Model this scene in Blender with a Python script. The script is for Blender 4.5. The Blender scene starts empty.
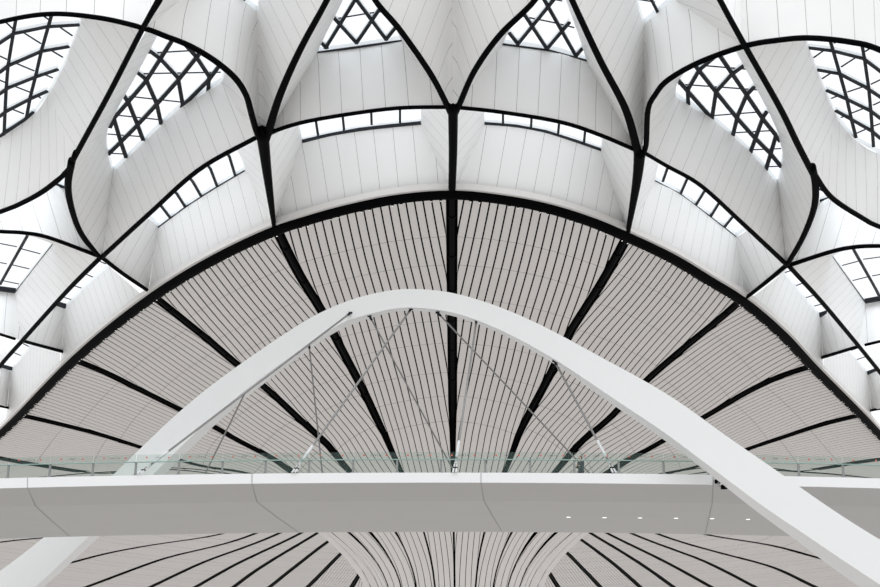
import bpy, bmesh, math, random
import numpy as np
from mathutils import Vector, Matrix
random.seed(4)
R = math.radians
SC = bpy.context.scene
COL = SC.collection
# ------------------------------------------------------------------ camera
EYE = 1.6
PITCH = 16.8
F = 1150.0
cam = bpy.data.cameras.new('camera')
cam.sensor_width = 36.0
cam.lens = F * 36.0 / 880.0
cam.clip_end = 2000
co = bpy.data.objects.new('camera', cam)
co.location = (0, 0, EYE)
co.rotation_euler = (R(90 + PITCH), 0, 0)
COL.objects.link(co)
SC.camera = co
SC.view_settings.view_transform = 'Standard'
SC.view_settings.look = 'None'
SC.view_settings.gamma = 1
SC.view_settings.exposure = 0.0
# ------------------------------------------------------------------ world: overcast sky above, pale daylit hall around and below
W = bpy.data.worlds.new('sky')
SC.world = W
W.use_nodes = True
nt = W.node_tree
nt.nodes.clear()
wo = nt.nodes.new('ShaderNodeOutputWorld')
bg = nt.nodes.new('ShaderNodeBackground')
tc = nt.nodes.new('ShaderNodeTexCoord')
sp = nt.nodes.new('ShaderNodeSeparateXYZ')
mr = nt.nodes.new('ShaderNodeMapRange')
mr.inputs['From Min'].default_value = -1
mr.inputs['From Max'].default_value = 1
rp = nt.nodes.new('ShaderNodeValToRGB')
els = rp.color_ramp.elements
els[0].position = 0.0; els[0].color = (0.215, 0.211, 0.208, 1)
els[1].position = 1.0; els[1].color = (1.5, 1.57, 1.65, 1)
for p_, c_ in ((0.46, (0.375, 0.367, 0.362)), (0.53, (0.455, 0.46, 0.465)), (0.84, (0.50, 0.51, 0.52)), (0.91, (1.42, 1.5, 1.57))):
    e = els.new(p_); e.color = (*c_, 1)
nt.links.new(tc.outputs['Generated'], sp.inputs[0])
nt.links.new(sp.outputs['Z'], mr.inputs['Value'])
nt.links.new(mr.outputs[0], rp.inputs[0])
nt.links.new(rp.outputs[0], bg.inputs['Color'])
bg.inputs['Strength'].default_value = 2.35
nt.links.new(bg.outputs[0], wo.inputs[0])
# ------------------------------------------------------------------ materials
def mat(name, col, rough=0.5, metal=0.0, noise=0.0, nscale=2.0, spec=0.3, seam=None, trans=None):
    m = bpy.data.materials.new(name)
    m.use_nodes = True
    n = m.node_tree
    b = n.nodes['Principled BSDF']
    b.inputs['Base Color'].default_value = (*col, 1)
    b.inputs['Roughness'].default_value = rough
    b.inputs['Metallic'].default_value = metal
    b.inputs['Specular IOR Level'].default_value = spec
    last = None
    t = n.nodes.new('ShaderNodeTexCoord')
    if noise:
        nz = n.nodes.new('ShaderNodeTexNoise')
        nz.inputs['Scale'].default_value = nscale
        nz.inputs['Detail'].default_value = 3
        n.links.new(t.outputs['Object'], nz.inputs['Vector'])
        mx = n.nodes.new('ShaderNodeMix'); mx.data_type = 'RGBA'
        mx.inputs[6].default_value = (*[c * (1 - noise) for c in col], 1)
        mx.inputs[7].default_value = (*[min(1, c * (1 + noise)) for c in col], 1)
        n.links.new(nz.outputs['Fac'], mx.inputs[0])
        last = mx.outputs[2]
    if seam:
        pitch, wid = seam
        s = n.nodes.new('ShaderNodeSeparateXYZ')
        n.links.new(t.outputs['UV'], s.inputs[0])
        d = n.nodes.new('ShaderNodeMath'); d.operation = 'DIVIDE'; d.inputs[1].default_value = pitch
        n.links.new(s.outputs['X'], d.inputs[0])
        f = n.nodes.new('ShaderNodeMath'); f.operation = 'FRACT'
        n.links.new(d.outputs[0], f.inputs[0])
        l = n.nodes.new('ShaderNodeMath'); l.operation = 'LESS_THAN'; l.inputs[1].default_value = wid / pitch
        n.links.new(f.outputs[0], l.inputs[0])
        mx = n.nodes.new('ShaderNodeMix'); mx.data_type = 'RGBA'
        if last: n.links.new(last, mx.inputs[6])
        else: mx.inputs[6].default_value = (*col, 1)
        mx.inputs[7].default_value = (0.40, 0.40, 0.40, 1)
        n.links.new(l.outputs[0], mx.inputs[0])
        last = mx.outputs[2]
    if last: n.links.new(last, b.inputs['Base Color'])
    if trans is not None:
        tr = n.nodes.new('ShaderNodeBsdfTransparent')
        tr.inputs[0].default_value = (*trans[:3], 1)
        ms = n.nodes.new('ShaderNodeMixShader')
        ms.inputs[0].default_value = trans[3]
        n.links.new(tr.outputs[0], ms.inputs[1])
        n.links.new(b.outputs[0], ms.inputs[2])
        n.links.new(ms.outputs[0], n.nodes['Material Output'].inputs[0])
    return m

CLAD = mat('white_cladding', (0.93, 0.93, 0.925), 0.42, noise=0.015, nscale=0.4, seam=(1.5, 0.035))
CLADX = mat('white_lip', (0.70, 0.68, 0.66), 0.5, noise=0.02)
BLACK = mat('black_gasket', (0.002, 0.002, 0.0025), 0.6, noise=0.3, nscale=3, spec=0.02)
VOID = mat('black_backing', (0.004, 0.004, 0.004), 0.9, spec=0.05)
SLAT = mat('warm_grey_slats', (0.76, 0.727, 0.706), 0.5, noise=0.03, nscale=0.5)
MULL = mat('dark_grey_mullion', (0.018, 0.02, 0.025), 0.5, noise=0.1, spec=0.12)
MULLW = mat('white_mullion_web', (0.85, 0.87, 0.88), 0.4, noise=0.02)
PANE = mat('skylight_glass', (0.9, 0.95, 1.0), 0.05, trans=(0.97, 0.985, 1.0, 0.06))
ARCHM = mat('white_painted_steel', (0.75, 0.755, 0.75), 0.4, noise=0.015, nscale=0.8)
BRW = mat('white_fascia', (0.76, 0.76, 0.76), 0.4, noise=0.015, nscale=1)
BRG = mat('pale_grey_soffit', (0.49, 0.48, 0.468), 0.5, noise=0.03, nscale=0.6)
SEAM = mat('seam_shadow_gap', (0.36, 0.355, 0.35), 0.8)
GLASS = mat('green_tinted_glass', (0.30, 0.42, 0.38), 0.05, spec=0.5, trans=(0.925, 0.95, 0.935, 0.06))
STEEL = mat('brushed_steel', (0.27, 0.27, 0.27), 0.35, metal=0.6, noise=0.05)
RAILM = mat('green_edge_handrail', (0.24, 0.34, 0.31), 0.3, noise=0.03)
ROD = mat('grey_steel_rod', (0.22, 0.215, 0.21), 0.45, metal=0.2, noise=0.08)
RODW = mat('white_turnbuckle', (0.60, 0.60, 0.60), 0.35, noise=0.02)
RED = mat('red_dot_sticker', (0.50, 0.14, 0.11), 0.6, noise=0.02)
INK = mat('dark_print', (0.05, 0.07, 0.07), 0.6, noise=0.02)
def lamp_mat(name, col, st):
    m = bpy.data.materials.new(name); m.use_nodes = True
    b = m.node_tree.nodes['Principled BSDF']
    b.inputs['Base Color'].default_value = (*col, 1)
    b.inputs['Emission Color'].default_value = (*col, 1)
    b.inputs['Emission Strength'].default_value = st
    return m
LAMP = lamp_mat('downlight_glow', (1, 1, 0.98), 1.0)
DOT = lamp_mat('spotlight_lens', (0.85, 0.83, 0.78), 0.45)
# ------------------------------------------------------------------ mapping between photograph pixels and places
cp, sn = math.cos(R(PITCH)), math.sin(R(PITCH))
def ray(px, py):
    a = (px - 440.0) / F
    b = (293.5 - py) / F
    d = np.array([a, cp - b * sn, sn + b * cp])
    return d / d[1]                       # per metre of Y
CAM = np.array([0, 0, EYE])
def atY(px, py, Y):
    return CAM + ray(px, py) * Y
ROOF_A, ROOF_B = 40.0, 0.10               # underside of the roof: z = EYE + 40 - 0.10 Y
WELL = 5.0                                # depth of the skylight wells
def atRoof(px, py, up=0.0):
    d = ray(px, py)
    return CAM + d * ((ROOF_A + up) / (ROOF_B + d[2]))
def cr(pts, n):                           # Catmull-Rom through points, n samples evenly by length
    P = np.array(pts, float)
    if len(P) == 2:
        t = np.linspace(0, 1, n)[:, None]
        return P[0] * (1 - t) + P[1] * t
    Q = np.vstack([2 * P[0] - P[1], P, 2 * P[-1] - P[-2]])
    out = []
    for i in range(1, len(Q) - 2):
        for t in np.linspace(0, 1, 24, endpoint=False):
            a, b, c, d = Q[i - 1], Q[i], Q[i + 1], Q[i + 2]
            out.append(0.5 * (2 * b + (c - a) * t + (2 * a - 5 * b + 4 * c - d) * t * t + (3 * b - a - 3 * c + d) * t ** 3))
    out.append(P[-1])
    out = np.array(out)
    L = np.concatenate([[0], np.cumsum(np.linalg.norm(np.diff(out, axis=0), axis=1))])
    s = np.linspace(0, L[-1], n)
    return np.stack([np.interp(s, L, out[:, k]) for k in range(P.shape[1])], 1)
# ------------------------------------------------------------------ mesh helpers
class MB:
    def __init__(s): s.v = []; s.f = []; s.uv = []
    def add(s, vs, fs, uvs=None):
        o = len(s.v)
        s.v += [tuple(map(float, p)) for p in vs]
        s.f += [tuple(i + o for i in f) for f in fs]
        s.uv += uvs if uvs is not None else [(0.5, 0.5)] * len(vs)
    def grid(s, G, uv=None):              # G: rows x cols x 3
        n, m = len(G), len(G[0])
        vs = [p for r in G for p in r]
        fs = [(i * m + j, i * m + j + 1, (i + 1) * m + j + 1, (i + 1) * m + j) for i in range(n - 1) for j in range(m - 1)]
        s.add(vs, fs, [u for r in uv for u in r] if uv is not None else None)
    def box(s, c, h, rot=None):
        vs = []
        for x in (-1, 1):
            for y in (-1, 1):
                for z in (-1, 1):
                    p = Vector((x * h[0], y * h[1], z * h[2]))
                    if rot is not None: p = rot @ p
                    vs.append(p + Vector(c))
        s.add(vs, [(0, 1, 3, 2), (4, 6, 7, 5), (0, 4, 5, 1), (2, 3, 7, 6), (0, 2, 6, 4), (1, 5, 7, 3)])
    def tube(s, pts, rad, sides=8, sx=1.0):
        P = [Vector(p) for p in pts]
        n = len(P)
        rr = rad if hasattr(rad, '__len__') else [rad] * n
        rings = []
        up = Vector((0, 0, 1))
        for i in range(n):
            t = (P[min(i + 1, n - 1)] - P[max(i - 1, 0)])
            if t.length < 1e-9: t = Vector((0, 1, 0))
            t.normalize()
            u = up if abs(t.z) < 0.95 else Vector((0, 1, 0))
            a = t.cross(u).normalized(); b = a.cross(t).normalized()
            rings.append([P[i] + (a * math.cos(k * 2 * math.pi / sides) * sx + b * math.sin(k * 2 * math.pi / sides)) * rr[i] for k in range(sides)])
        vs = [p for r in rings for p in r]
        fs = [(i * sides + k, i * sides + (k + 1) % sides, (i + 1) * sides + (k + 1) % sides, (i + 1) * sides + k) for i in range(n - 1) for k in range(sides)]
        fs.append(tuple(range(sides))[::-1]); fs.append(tuple((n - 1) * sides + k for k in range(sides)))
        s.add(vs, fs)
    def bar(s, a, b, w, h, lift=0.0):      # rectangular bar from a to b, width w, height h, bottom lifted
        a = Vector(a); b = Vector(b)
        t = (b - a).normalized()
        sd = t.cross(Vector((0, 0, 1))).normalized() * w / 2
        z0, z1 = Vector((0, 0, lift)), Vector((0, 0, lift + h))
        e = t * w * 0.3
        a = a - e; b = b + e
        vs = [a - sd + z0, a + sd + z0, a + sd + z1, a - sd + z1, b - sd + z0, b + sd + z0, b + sd + z1, b - sd + z1]
        s.add(vs, [(0, 1, 2, 3), (7, 6, 5, 4), (0, 4, 5, 1), (1, 5, 6, 2), (2, 6, 7, 3), (3, 7, 4, 0)])
    def build(s, name, m, parent=None, smooth=False):
        me = bpy.data.meshes.new(name)
        me.from_pydata(s.v, [], s.f)
        uvl = me.uv_layers.new(name='UVMap')
        li = np.empty(len(me.loops), dtype=np.int32)
        me.loops.foreach_get('vertex_index', li)
        arr = np.array(s.uv, dtype=np.float32)[li].ravel()
        uvl.data.foreach_set('uv', arr)
        me.materials.append(m)
        if smooth:
            for p in me.polygons: p.use_smooth = True
        me.update()
        o = bpy.data.objects.new(name, me)
        COL.objects.link(o)
        if parent is not None:
            o.parent = parent
            o.matrix_parent_inverse = Matrix.Translation(-parent.location)
        return o
def empty(name, loc=(0, 0, 0)):
    o = bpy.data.objects.new(name, None)
    o.location = tuple(float(c) for c in loc)
    COL.objects.link(o)
    return o
def tag(o, label=None, cat=None, group=None, kind=None):
    if label: o['label'] = label
    if cat: o['category'] = cat
    if group: o['group'] = group
    if kind: o['kind'] = kind
    return o
# ================================================================== funnel shaped slatted ceiling
XC, YC = 1.85, 160.0
TR = [(10.2, 27.2), (10.6, 24.0), (11.4, 18.3), (13.6, 14.4), (17, 11.0), (20.5, 8.2), (24.5, 5.6), (28, 3.5), (33, 2.1), (40, 0.9), (48, 0.25), (56, 0.0), (70, 0.0), (180, 0.0)]
TRr = np.array([a for a, b in TR]); TRd = np.array([b for a, b in TR])
_r = np.concatenate([np.linspace(10.2, 60, 400), np.linspace(60.5, 180, 200)])
def _pchip(x, X, Y):
    h = np.diff(X); dl = np.diff(Y) / h
    m = np.zeros(len(X)); m[0] = dl[0]; m[-1] = dl[-1]
    for i in range(1, len(X) - 1):
        m[i] = 0 if dl[i - 1] * dl[i] <= 0 else 2 * dl[i - 1] * dl[i] / (dl[i - 1] + dl[i])
    k = np.clip(np.searchsorted(X, x) - 1, 0, len(h) - 1)
    t = (x - X[k]) / h[k]
    return (2*t**3-3*t**2+1)*Y[k]+(t**3-2*t**2+t)*h[k]*m[k]+(-2*t**3+3*t**2)*Y[k+1]+(t**3-t**2)*h[k]*m[k+1]
_d = _pchip(_r, TRr, TRd)
_s = np.concatenate([[0], np.cumsum(np.hypot(np.diff(_r), np.diff(_d)))])
def surf(s, ph, dr=0.0, dz=0.0):
    r = np.interp(s, _s, _r) + dr
    d = np.interp(s, _s, _d)
    X = XC + r * math.sin(ph); Y = YC - r * math.cos(ph)
    return np.array([X, Y, EYE + ROOF_A - ROOF_B * Y - d + dz])
def hit(px, py):
    d = ray(px, py)
    Y = np.arange(60, 420, 0.1)
    X = d[0] * Y
    r = np.hypot(X - XC, Y - YC)
    zs = ROOF_A - ROOF_B * Y - np.interp(r, _r, _d)
    zs[r < 10.2] = -5
    z = d[2] * Y
    k = np.argmax(z >= zs)
    x, y = X[k], Y[k]
    rr = max(10.2, min(180, math.hypot(x - XC, y - YC)))
    return float(np.interp(rr, _r, _s)), math.atan2(x - XC, YC - y)
def s_of(r): return float(np.interp(r, _r, _s))
# traced ribs: rim end first, then down to the foot of the trunk
RIBS = {
 0: [(452,193),(452,280),(452.5,370),(453,470),(453.5,531),(453.5,587)],
 1: [(628,236),(603.6,280),(568,334.5),(545,385),(517,440),(505.5,470.6),(484.4,531),(474.4,587)],
 2: [(742,300),(680,351),(645,381),(601,427),(557,470.6),(511.9,531),(492,587)],
 3: [(812,366),(776,377),(741,394.5),(703,418),(666,439),(640,455.6),(609,472),(536,531),(506.7,587)],
 4: [(861,415),(836,420.5),(814.5,426),(787,436),(760,444.7),(700,466.5),(681,472),(557,531),(518.8,587)],
 5: [(905,457),(880,459),(855.5,462),(828,467.5),(801,473.6),(575,531),(528,587)],
 -1: [(276,229),(302,280),(321,308.6),(333,332),(367,397),(384,436),(401,470.6),(423.3,531),(434,587)],
 -2: [(153,296),(180,317),(210,341),(236,363.5),(261,383.6),(288,408),(313,432),(348,470.6),(395,531),(415.6,587)],
 -3: [(74,360),(109,374),(144.5,392),(180,409.5),(217,428),(247,446),(288,470.6),(369.6,531),(400.5,587)],
 -4: [(20,415),(58.6,424),(88.6,431),(120,440.5),(140.5,447.4),(179,460),(206,469),(348,531),(387.6,587)],
 -5: [(-24,453),(0,458.6),(52,467),(101,475.6),(328.6,531),(378,587)],
}
FL = {  # ribs of the far roof, near end first
 7: [(697,534),(770,544),(818,558)],
 8: [(667,538),(770,565.5),(814,587)],
 9: [(633,534.6),(700,559),(754.5,587)],
 10: [(606,533),(660,559),(711,587)],
 11: [(592.7,534.7),(630,557),(673,587)],
 12: [(579,539),(610,561),(639.6,587)],
 13: [(563,550),(582,568),(600,587)],
 14: [(547,571.5),(557.8,587)],
 -7: [(170,532),(72,536),(22,538.5)],
 -8: [(217.6,536.6),(170,541.4),(110,552),(72,562.7)],
 -9: [(239,540.5),(170,556),(87,587)],
 -10: [(269.8,538),(208,560),(151,587)],
 -11: [(298.7,534.7),(240,562),(196,587)],
 -12: [(313,536),(258,569),(234,587)],
 -13: [(328.6,541),(300,563),(270,587)],
 -14: [(344.7,552),(325,570),(308,587)],
 -15: [(360.5,573),(352,587)],
}
M = 46
ribs = {}
def prep(sp_, n=M):
    sp_ = sorted(sp_, key=lambda a: -a[0])
    S = np.array([a[0] for a in sp_]); P = np.array([a[1] for a in sp_])
    return S, P
S_MIN = 0.0
TRUNKPHI = R(12.6)
for k, pts in RIBS.items():
    h = [hit(*p) for p in pts[:-1]] if k not in () else None
    h = [(s, ph) for (s, ph) in h]
    # foot of the trunk: azimuth from the photograph's bottom edge
    xb = pts[-1][0]
    sin_ = max(-0.97, min(0.97, (xb - 453.5) / 90.0))
    pf = math.asin(sin_)
    h2 = [h[0]]
    for a in h[1:]:
        if a[0] < h2[-1][0] - 0.5 and abs(a[1]) < 1.9: h2.append(a)
    h2 = [a for a in h2 if a[0] > s_of(11.9) + 1.0]
    h2.append((s_of(11.4), pf)); h2.append((0.0, pf * 0.98))
    ribs[k] = prep(h2)
def mk(lst): return prep([(s_of(r), R(a)) for r, a in lst])
ribs[6] = mk([(86, 104), (50, 97), (25, 84), (11.4, 69), (10.2, 68)])
ribs[-6] = mk([(86, -104), (50, -97), (25, -84), (11.4, -69), (10.2, -68)])
for k, pts in FL.items():
    h = [hit(*p) for p in pts]
    h = [(s, ph) for s, ph in h if s > s_of(38)]
    h.sort()
    sg = 1 if k > 0 else -1
    far = h[-1][1] + (h[-1][1] - h[0][1]) * 0.2 if len(h) > 1 else h[-1][1]
    inner = sg * min(abs(h[0][1]), R(72 + (abs(k) - 6) * 13.0))
    lst = [(s_of(178), far)] + h[::-1] + [(s_of(33), h[0][1] - sg * R(1.5)), (s_of(11.4), inner), (0.0, inner)]
    ribs[k] = prep(lst)
for k, a in ((15, 172), (16, 177), (-16, -177)):
    i = 69 + (abs(k) - 6) * 10.5
    i = min(i, abs(a)); sg = 1 if k > 0 else -1
    ribs[k] = mk([(178, a), (60, a), (30, a), (11.4, sg * i), (10.2, sg * i)])
RIM_R = [(452,193),(500,197.5),(545,206),(590,220),(628,236),(670,256),(705,277),(742,300),(780,332),(812,366),(838,392),(861,415),(884,439),(905,457)]
RIM_L = [(452,193),(400,197),(350,207),(310,218),(276,229),(232,249),(190,272),(153,296),(112,327),(74,360),(46,388),(20,415),(0,434),(-24,453)]
rim_sp = {}
def rimseg(k0, k1):                       # traced rim between two ribs as (s, phi)
    ks = (k0, k1)
    L = RIM_R if k1 > 0 else RIM_L
    D = cr(L, 400)
    def idx(k):
        p = RIBS[k][0]
        return int(np.argmin(np.hypot(D[:, 0] - p[0], D[:, 1] - p[1])))
    i0, i1 = idx(k0), idx(k1)
    if i0 <= i1: seg = D[i0:i1 + 1]
    else: seg = D[i1:i0 + 1][::-1]
    seg = cr(seg[::max(1, len(seg) // 12)].tolist() + [seg[-1].tolist()], 9) if len(seg) > 14 else seg
    return np.array([hit(*p) for p in seg])
def ribat(k, t):
    S, P = ribs[k]
    s = S[0] * (1 - t)
    return s, float(np.interp(s, S[::-1], P[::-1]))
def sm(v, w=3):                           # light smoothing of phi(t)
    v = np.array(v); o = v.copy()
    for _ in range(w):
        o[1:-1] = (o[:-2] + 2 * o[1:-1] + o[2:]) / 4
    return o
TT = np.linspace(0, 1, M)
RT = {}
for k in ribs:
    a = np.array([ribat(k, t) for t in TT])
    a[:, 1] = sm(a[:, 1], 4)
    RT[k] = a
def unwrap(a, b):                          # make b close to a
    while b - a > math.pi: b -= 2 * math.pi
    while b - a < -math.pi: b += 2 * math.pi
    return b
def side(k): return 'right' if k > 0 else 'left'
def make_bay(k0, k1, label, rimmed, pitch0):
    A, B = RT[k0], RT[k1].copy()
    B[:, 1] = [unwrap(a, b) for a, b in zip(A[:, 1], B[:, 1])]
    if rimmed:
        rs = rimseg(k0, k1)
        uu = np.linspace(0, 1, len(rs))
        cs = rs[:, 0] - (rs[0, 0] * (1 - uu) + rs[-1, 0] * uu)
        cph = rs[:, 1] - (rs[0, 1] * (1 - uu) + rs[-1, 1] * uu)
    def pt(u, i, dr=0.0, dz=0.0, tail=1.0):
        t = TT[i]
        s = A[i, 0] * (1 - u) + B[i, 0] * u
        ph = A[i, 1] * (1 - u) + B[i, 1] * u
        if rimmed:
            w = (1 - t) ** 1.5
            s += w * float(np.interp(u, uu, cs)); ph += w * float(np.interp(u, uu, cph))
        return surf(max(0, s), ph, dr, dz)
    wid = [np.linalg.norm(pt(0, i) - pt(1, i)) for i in range(M)]
    # black backing above the slats
    b = MB()
    b.grid([[pt(u, i, -0.35, 0.45) for u in np.linspace(-0.02, 1.02, 9)] for i in range(M)])
    g = []
    # slats
    m = MB()
    if rimmed: pitch0 = wid[0] / 21.0
    n = int(math.ceil(max(wid) / pitch0)) + 2
    if n % 2: n += 1
    start = 0
    Ls = [0]
    for i in range(1, M): Ls.append(Ls[-1] + np.linalg.norm(pt(0.5, i) - pt(0.5, i - 1)))
    joint = [int(Ls[i] / 6.2) != int(Ls[i - 1] / 6.2) and TT[i] < 0.62 for i in range(1, M)]
    for j in range(-n // 2, n // 2):
        prev = None
        for i in range(M):
            W_ = max(wid[i], 0.3)
            p = pitch0 * (1 + 0.12 * math.sin(math.pi * min(1, TT[i] * 1.4)))
            g_ = (0.20 * pitch0 if rimmed else 0.085) * (1 - 0.45 * min(1, max(0, (TT[i] - 0.45) / 0.3)))
            w_ = 0.52 + 0.14 * max(0, max(abs(k0), abs(k1)) - 1)
            hw = w_ if TT[i] < 0.55 else (w_ - (w_ - 0.13) * min(1, (TT[i] - 0.55) / 0.25))
            if abs(k0) > 6 or abs(k1) > 6: hw = 0.80 - 0.45 * min(1, TT[i] * 1.3)
            lo, hi = hw / W_, 1 - hw / W_
            u0 = 0.5 + (j * p + g_ / 2) / W_
            u1 = 0.5 + ((j + 1) * p - g_ / 2) / W_
            v0, v1 = min(max(u0, lo), hi), min(max(u1, lo), hi)
            ok = (v1 - v0) * W_ > 0.03
            cur = (pt(v0, i), pt(v1, i), pt(v0, i, -0.03, 0.05), pt(v1, i, -0.03, 0.05)) if ok or prev is not None else None
            if prev is not None and cur is not None:
                a, c = prev, cur
                if joint[i - 1]:           # thin open joint across the slat
                    c = tuple(q + (r_ - q) * 0.022 for q, r_ in zip(cur, prev))
                vs = [a[0], a[1], c[0], c[1], a[2], a[3], c[2], c[3]]
                m.add(vs, [(0, 1, 3, 2), (0, 2, 6, 4), (1, 5, 7, 3)])
            prev = cur if ok else None
    o = m.build('slatted_ceiling_panel', SLAT)
    o.data.name = 'slatted_ceiling_panel'
    tag(o, label, 'ceiling panel', 'slatted panels of the funnel ceiling')
    bk = b.build('black_backing', VOID, o)
    return o
WHERE = {
 (0,1): 'warm grey slatted ceiling bay just right of the vertical black centre rib',
 (1,2): 'slatted ceiling bay second to the right of the centre rib, above the white arch',
 (2,3): 'slatted ceiling bay third to the right of the centre rib, beyond the arch haunch',
 (3,4): 'slatted ceiling bay fourth to the right of the centre rib, near the rim at the right',
 (4,5): 'slatted ceiling bay low at the right edge, fifth from the centre rib',
 (5,6): 'slatted ceiling bay at the far right just above the bridge handrail',
 (-1,0): 'warm grey slatted ceiling bay just left of the vertical black centre rib',
 (-2,-1): 'slatted ceiling bay second to the left of the centre rib, crossed by the white arch',
 (-3,-2): 'slatted ceiling bay third to the left of the centre rib, running behind the arch',
 (-4,-3): 'slatted ceiling bay fourth to the left of the centre rib, outside the arch leg',
 (-5,-4): 'slatted ceiling bay low at the left edge, fifth from the centre rib',
 (-6,-5): 'slatted ceiling bay at the far left just above the bridge handrail',
}
order = [-6,-5,-4,-3,-2,-1,0,1,2,3,4,5,6]
for a, b in zip(order[:-1], order[1:]):
    rimmed = abs(a) <= 5 and abs(b) <= 5
    w0 = 0.62
    make_bay(a, b, WHERE[(a, b)], rimmed, w0)
ordn = ['', '', '', '', '', '', 'topmost', 'second', 'third', 'fourth', 'fifth', 'sixth', 'seventh', 'eighth', 'ninth', 'tenth']
for sg in (1, -1):
    for k in range(6, 16):
        a, b = sg * k, sg * (k + 1)
        if b not in RT: continue
        make_bay(min(a, b), max(a, b), 'narrow slatted far ceiling bay below the bridge on the %s, %s counting down from the soffit' % (side(sg), ordn[k]), False, 0.60)
make_bay(-16, 16, 'narrow slatted far ceiling bay hidden straight behind the funnel trunk', False, 0.6)
# black ribs
for n_, k in enumerate(sorted(ribs)):
    a = RT[k]
    m = MB()
    pts = [surf(s, ph, -0.15, 0.22) for s, ph in a]
    m.tube(pts, [0.30 if TT[i] < 0.6 else 0.12 for i in range(M)] if abs(k) <= 6 else 0.2, 8)
    if abs(k) <= 5:                        # pipe couplings along the rib
        for i in range(2, M // 2, 4):
            m.tube([pts[i] + (pts[i + 1] - pts[i]) * q for q in (0, 0.25)], 0.36, 10)
    o = m.build('trim_%d' % (n_ + 1), BLACK)
    tag(o, kind='structure')
tn = len(ribs)
# ================================================================== rim band, lip, lights
def trim(pts3, rad, mt=BLACK, sx=1.0, name=None, sides=8):
    global tn
    tn += 1
    m = MB(); m.tube(pts3, rad, sides, sx)
    o = m.build('trim_%d' % tn, mt, smooth=True)
    tag(o, kind='structure')
    return o
rim_img = cr((RIM_L[::-1] + RIM_R[1:]), 140)
rim3 = [atRoof(*p) for p in rim_img]
trim(rim3, 0.54)
lip = [atRoof(x, y) for x, y in rim_img]
def offs(p3, d, up):                       # offset in plan away from the trunk axis
    out = []
    n = len(p3)
    for i in range(n):
        t = p3[min(i + 1, n - 1)] - p3[max(0, i - 1)]
        nn = np.array([t[1], -t[0], 0]); nn /= np.linalg.norm(nn)
        c = p3[i] - np.array([XC, YC, p3[i][2]])
        if np.dot(nn, c) < 0: nn = -nn
        out.append(p3[i] + nn * d + np.array([0, 0, up]))
    return out
tn += 1
m = MB()
A_, B_, C_ = offs(rim3, 0.45, -0.02), offs(rim3, 0.78, 0.02), offs(rim3, 0.78, 0.5)
m.grid([A_, B_, C_])
o = m.build('trim_%d' % tn, CLADX); tag(o, kind='structure')
# black recess between rim and slats
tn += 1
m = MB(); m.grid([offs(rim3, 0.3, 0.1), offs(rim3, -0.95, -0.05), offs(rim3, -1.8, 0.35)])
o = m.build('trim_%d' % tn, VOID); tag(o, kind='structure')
# pairs of small spotlights under the rim
acc = 0; proto = None; cnt = 0
low = offs(rim3, -0.10, -0.52)
for i in range(1, len(low)):
    acc += np.linalg.norm(low[i] - low[i - 1])
    if acc > 2.5:
        acc = 0
        for q in (0, 0.35):
            p = low[i - 1] * (1 - q) + low[i] * q if q else low[i - 1]
            if q: p = low[i - 1] + (low[i] - low[i - 1]) / np.linalg.norm(low[i] - low[i - 1]) * 0.7
            if proto is None:
                m = MB(); m.tube([(0, 0, 0.12), (0, 0, 0.0), (0, 0, -0.07)], [0.10, 0.10, 0.08], 10)
                proto = m.build('spotlight', BLACK)
                l = MB(); l.tube([(0, 0, -0.06), (0, 0, -0.10)], [0.07, 0.05], 8)
                ln = l.build('lens', DOT); ln.parent = proto
                tag(proto, 'tiny black spotlight with pale lens, one of the pairs along the curved black rim', 'spotlight', 'pairs of spotlights along the black rim')
                s_ = proto
            else:
                s_ = proto.copy(); COL.objects.link(s_)
                for ch in list(proto.children):
                    c = ch.copy(); COL.objects.link(c); c.parent = s_
            s_.location = tuple(p)
            ii = min(int(i), len(rim_img) - 1); xx = rim_img[ii][0]
            sec = [(74, 'left of the third rib on the left'), (153, 'between the second and third ribs on the left'), (276, 'between the first and second ribs on the left'), (452, 'just left of the centre rib'),
                   (628, 'just right of the centre rib'), (742, 'between the first and second ribs on the right'), (812, 'between the second and third ribs on the right'), (9999, 'right of the third rib on the right')]
            w_ = next(t for x, t in sec if xx < x)
            s_['label'] = 'tiny rim spotlight, ' + w_; s_['group'] = 'rim spotlights ' + w_; s_['category'] = 'spotlight'
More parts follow.
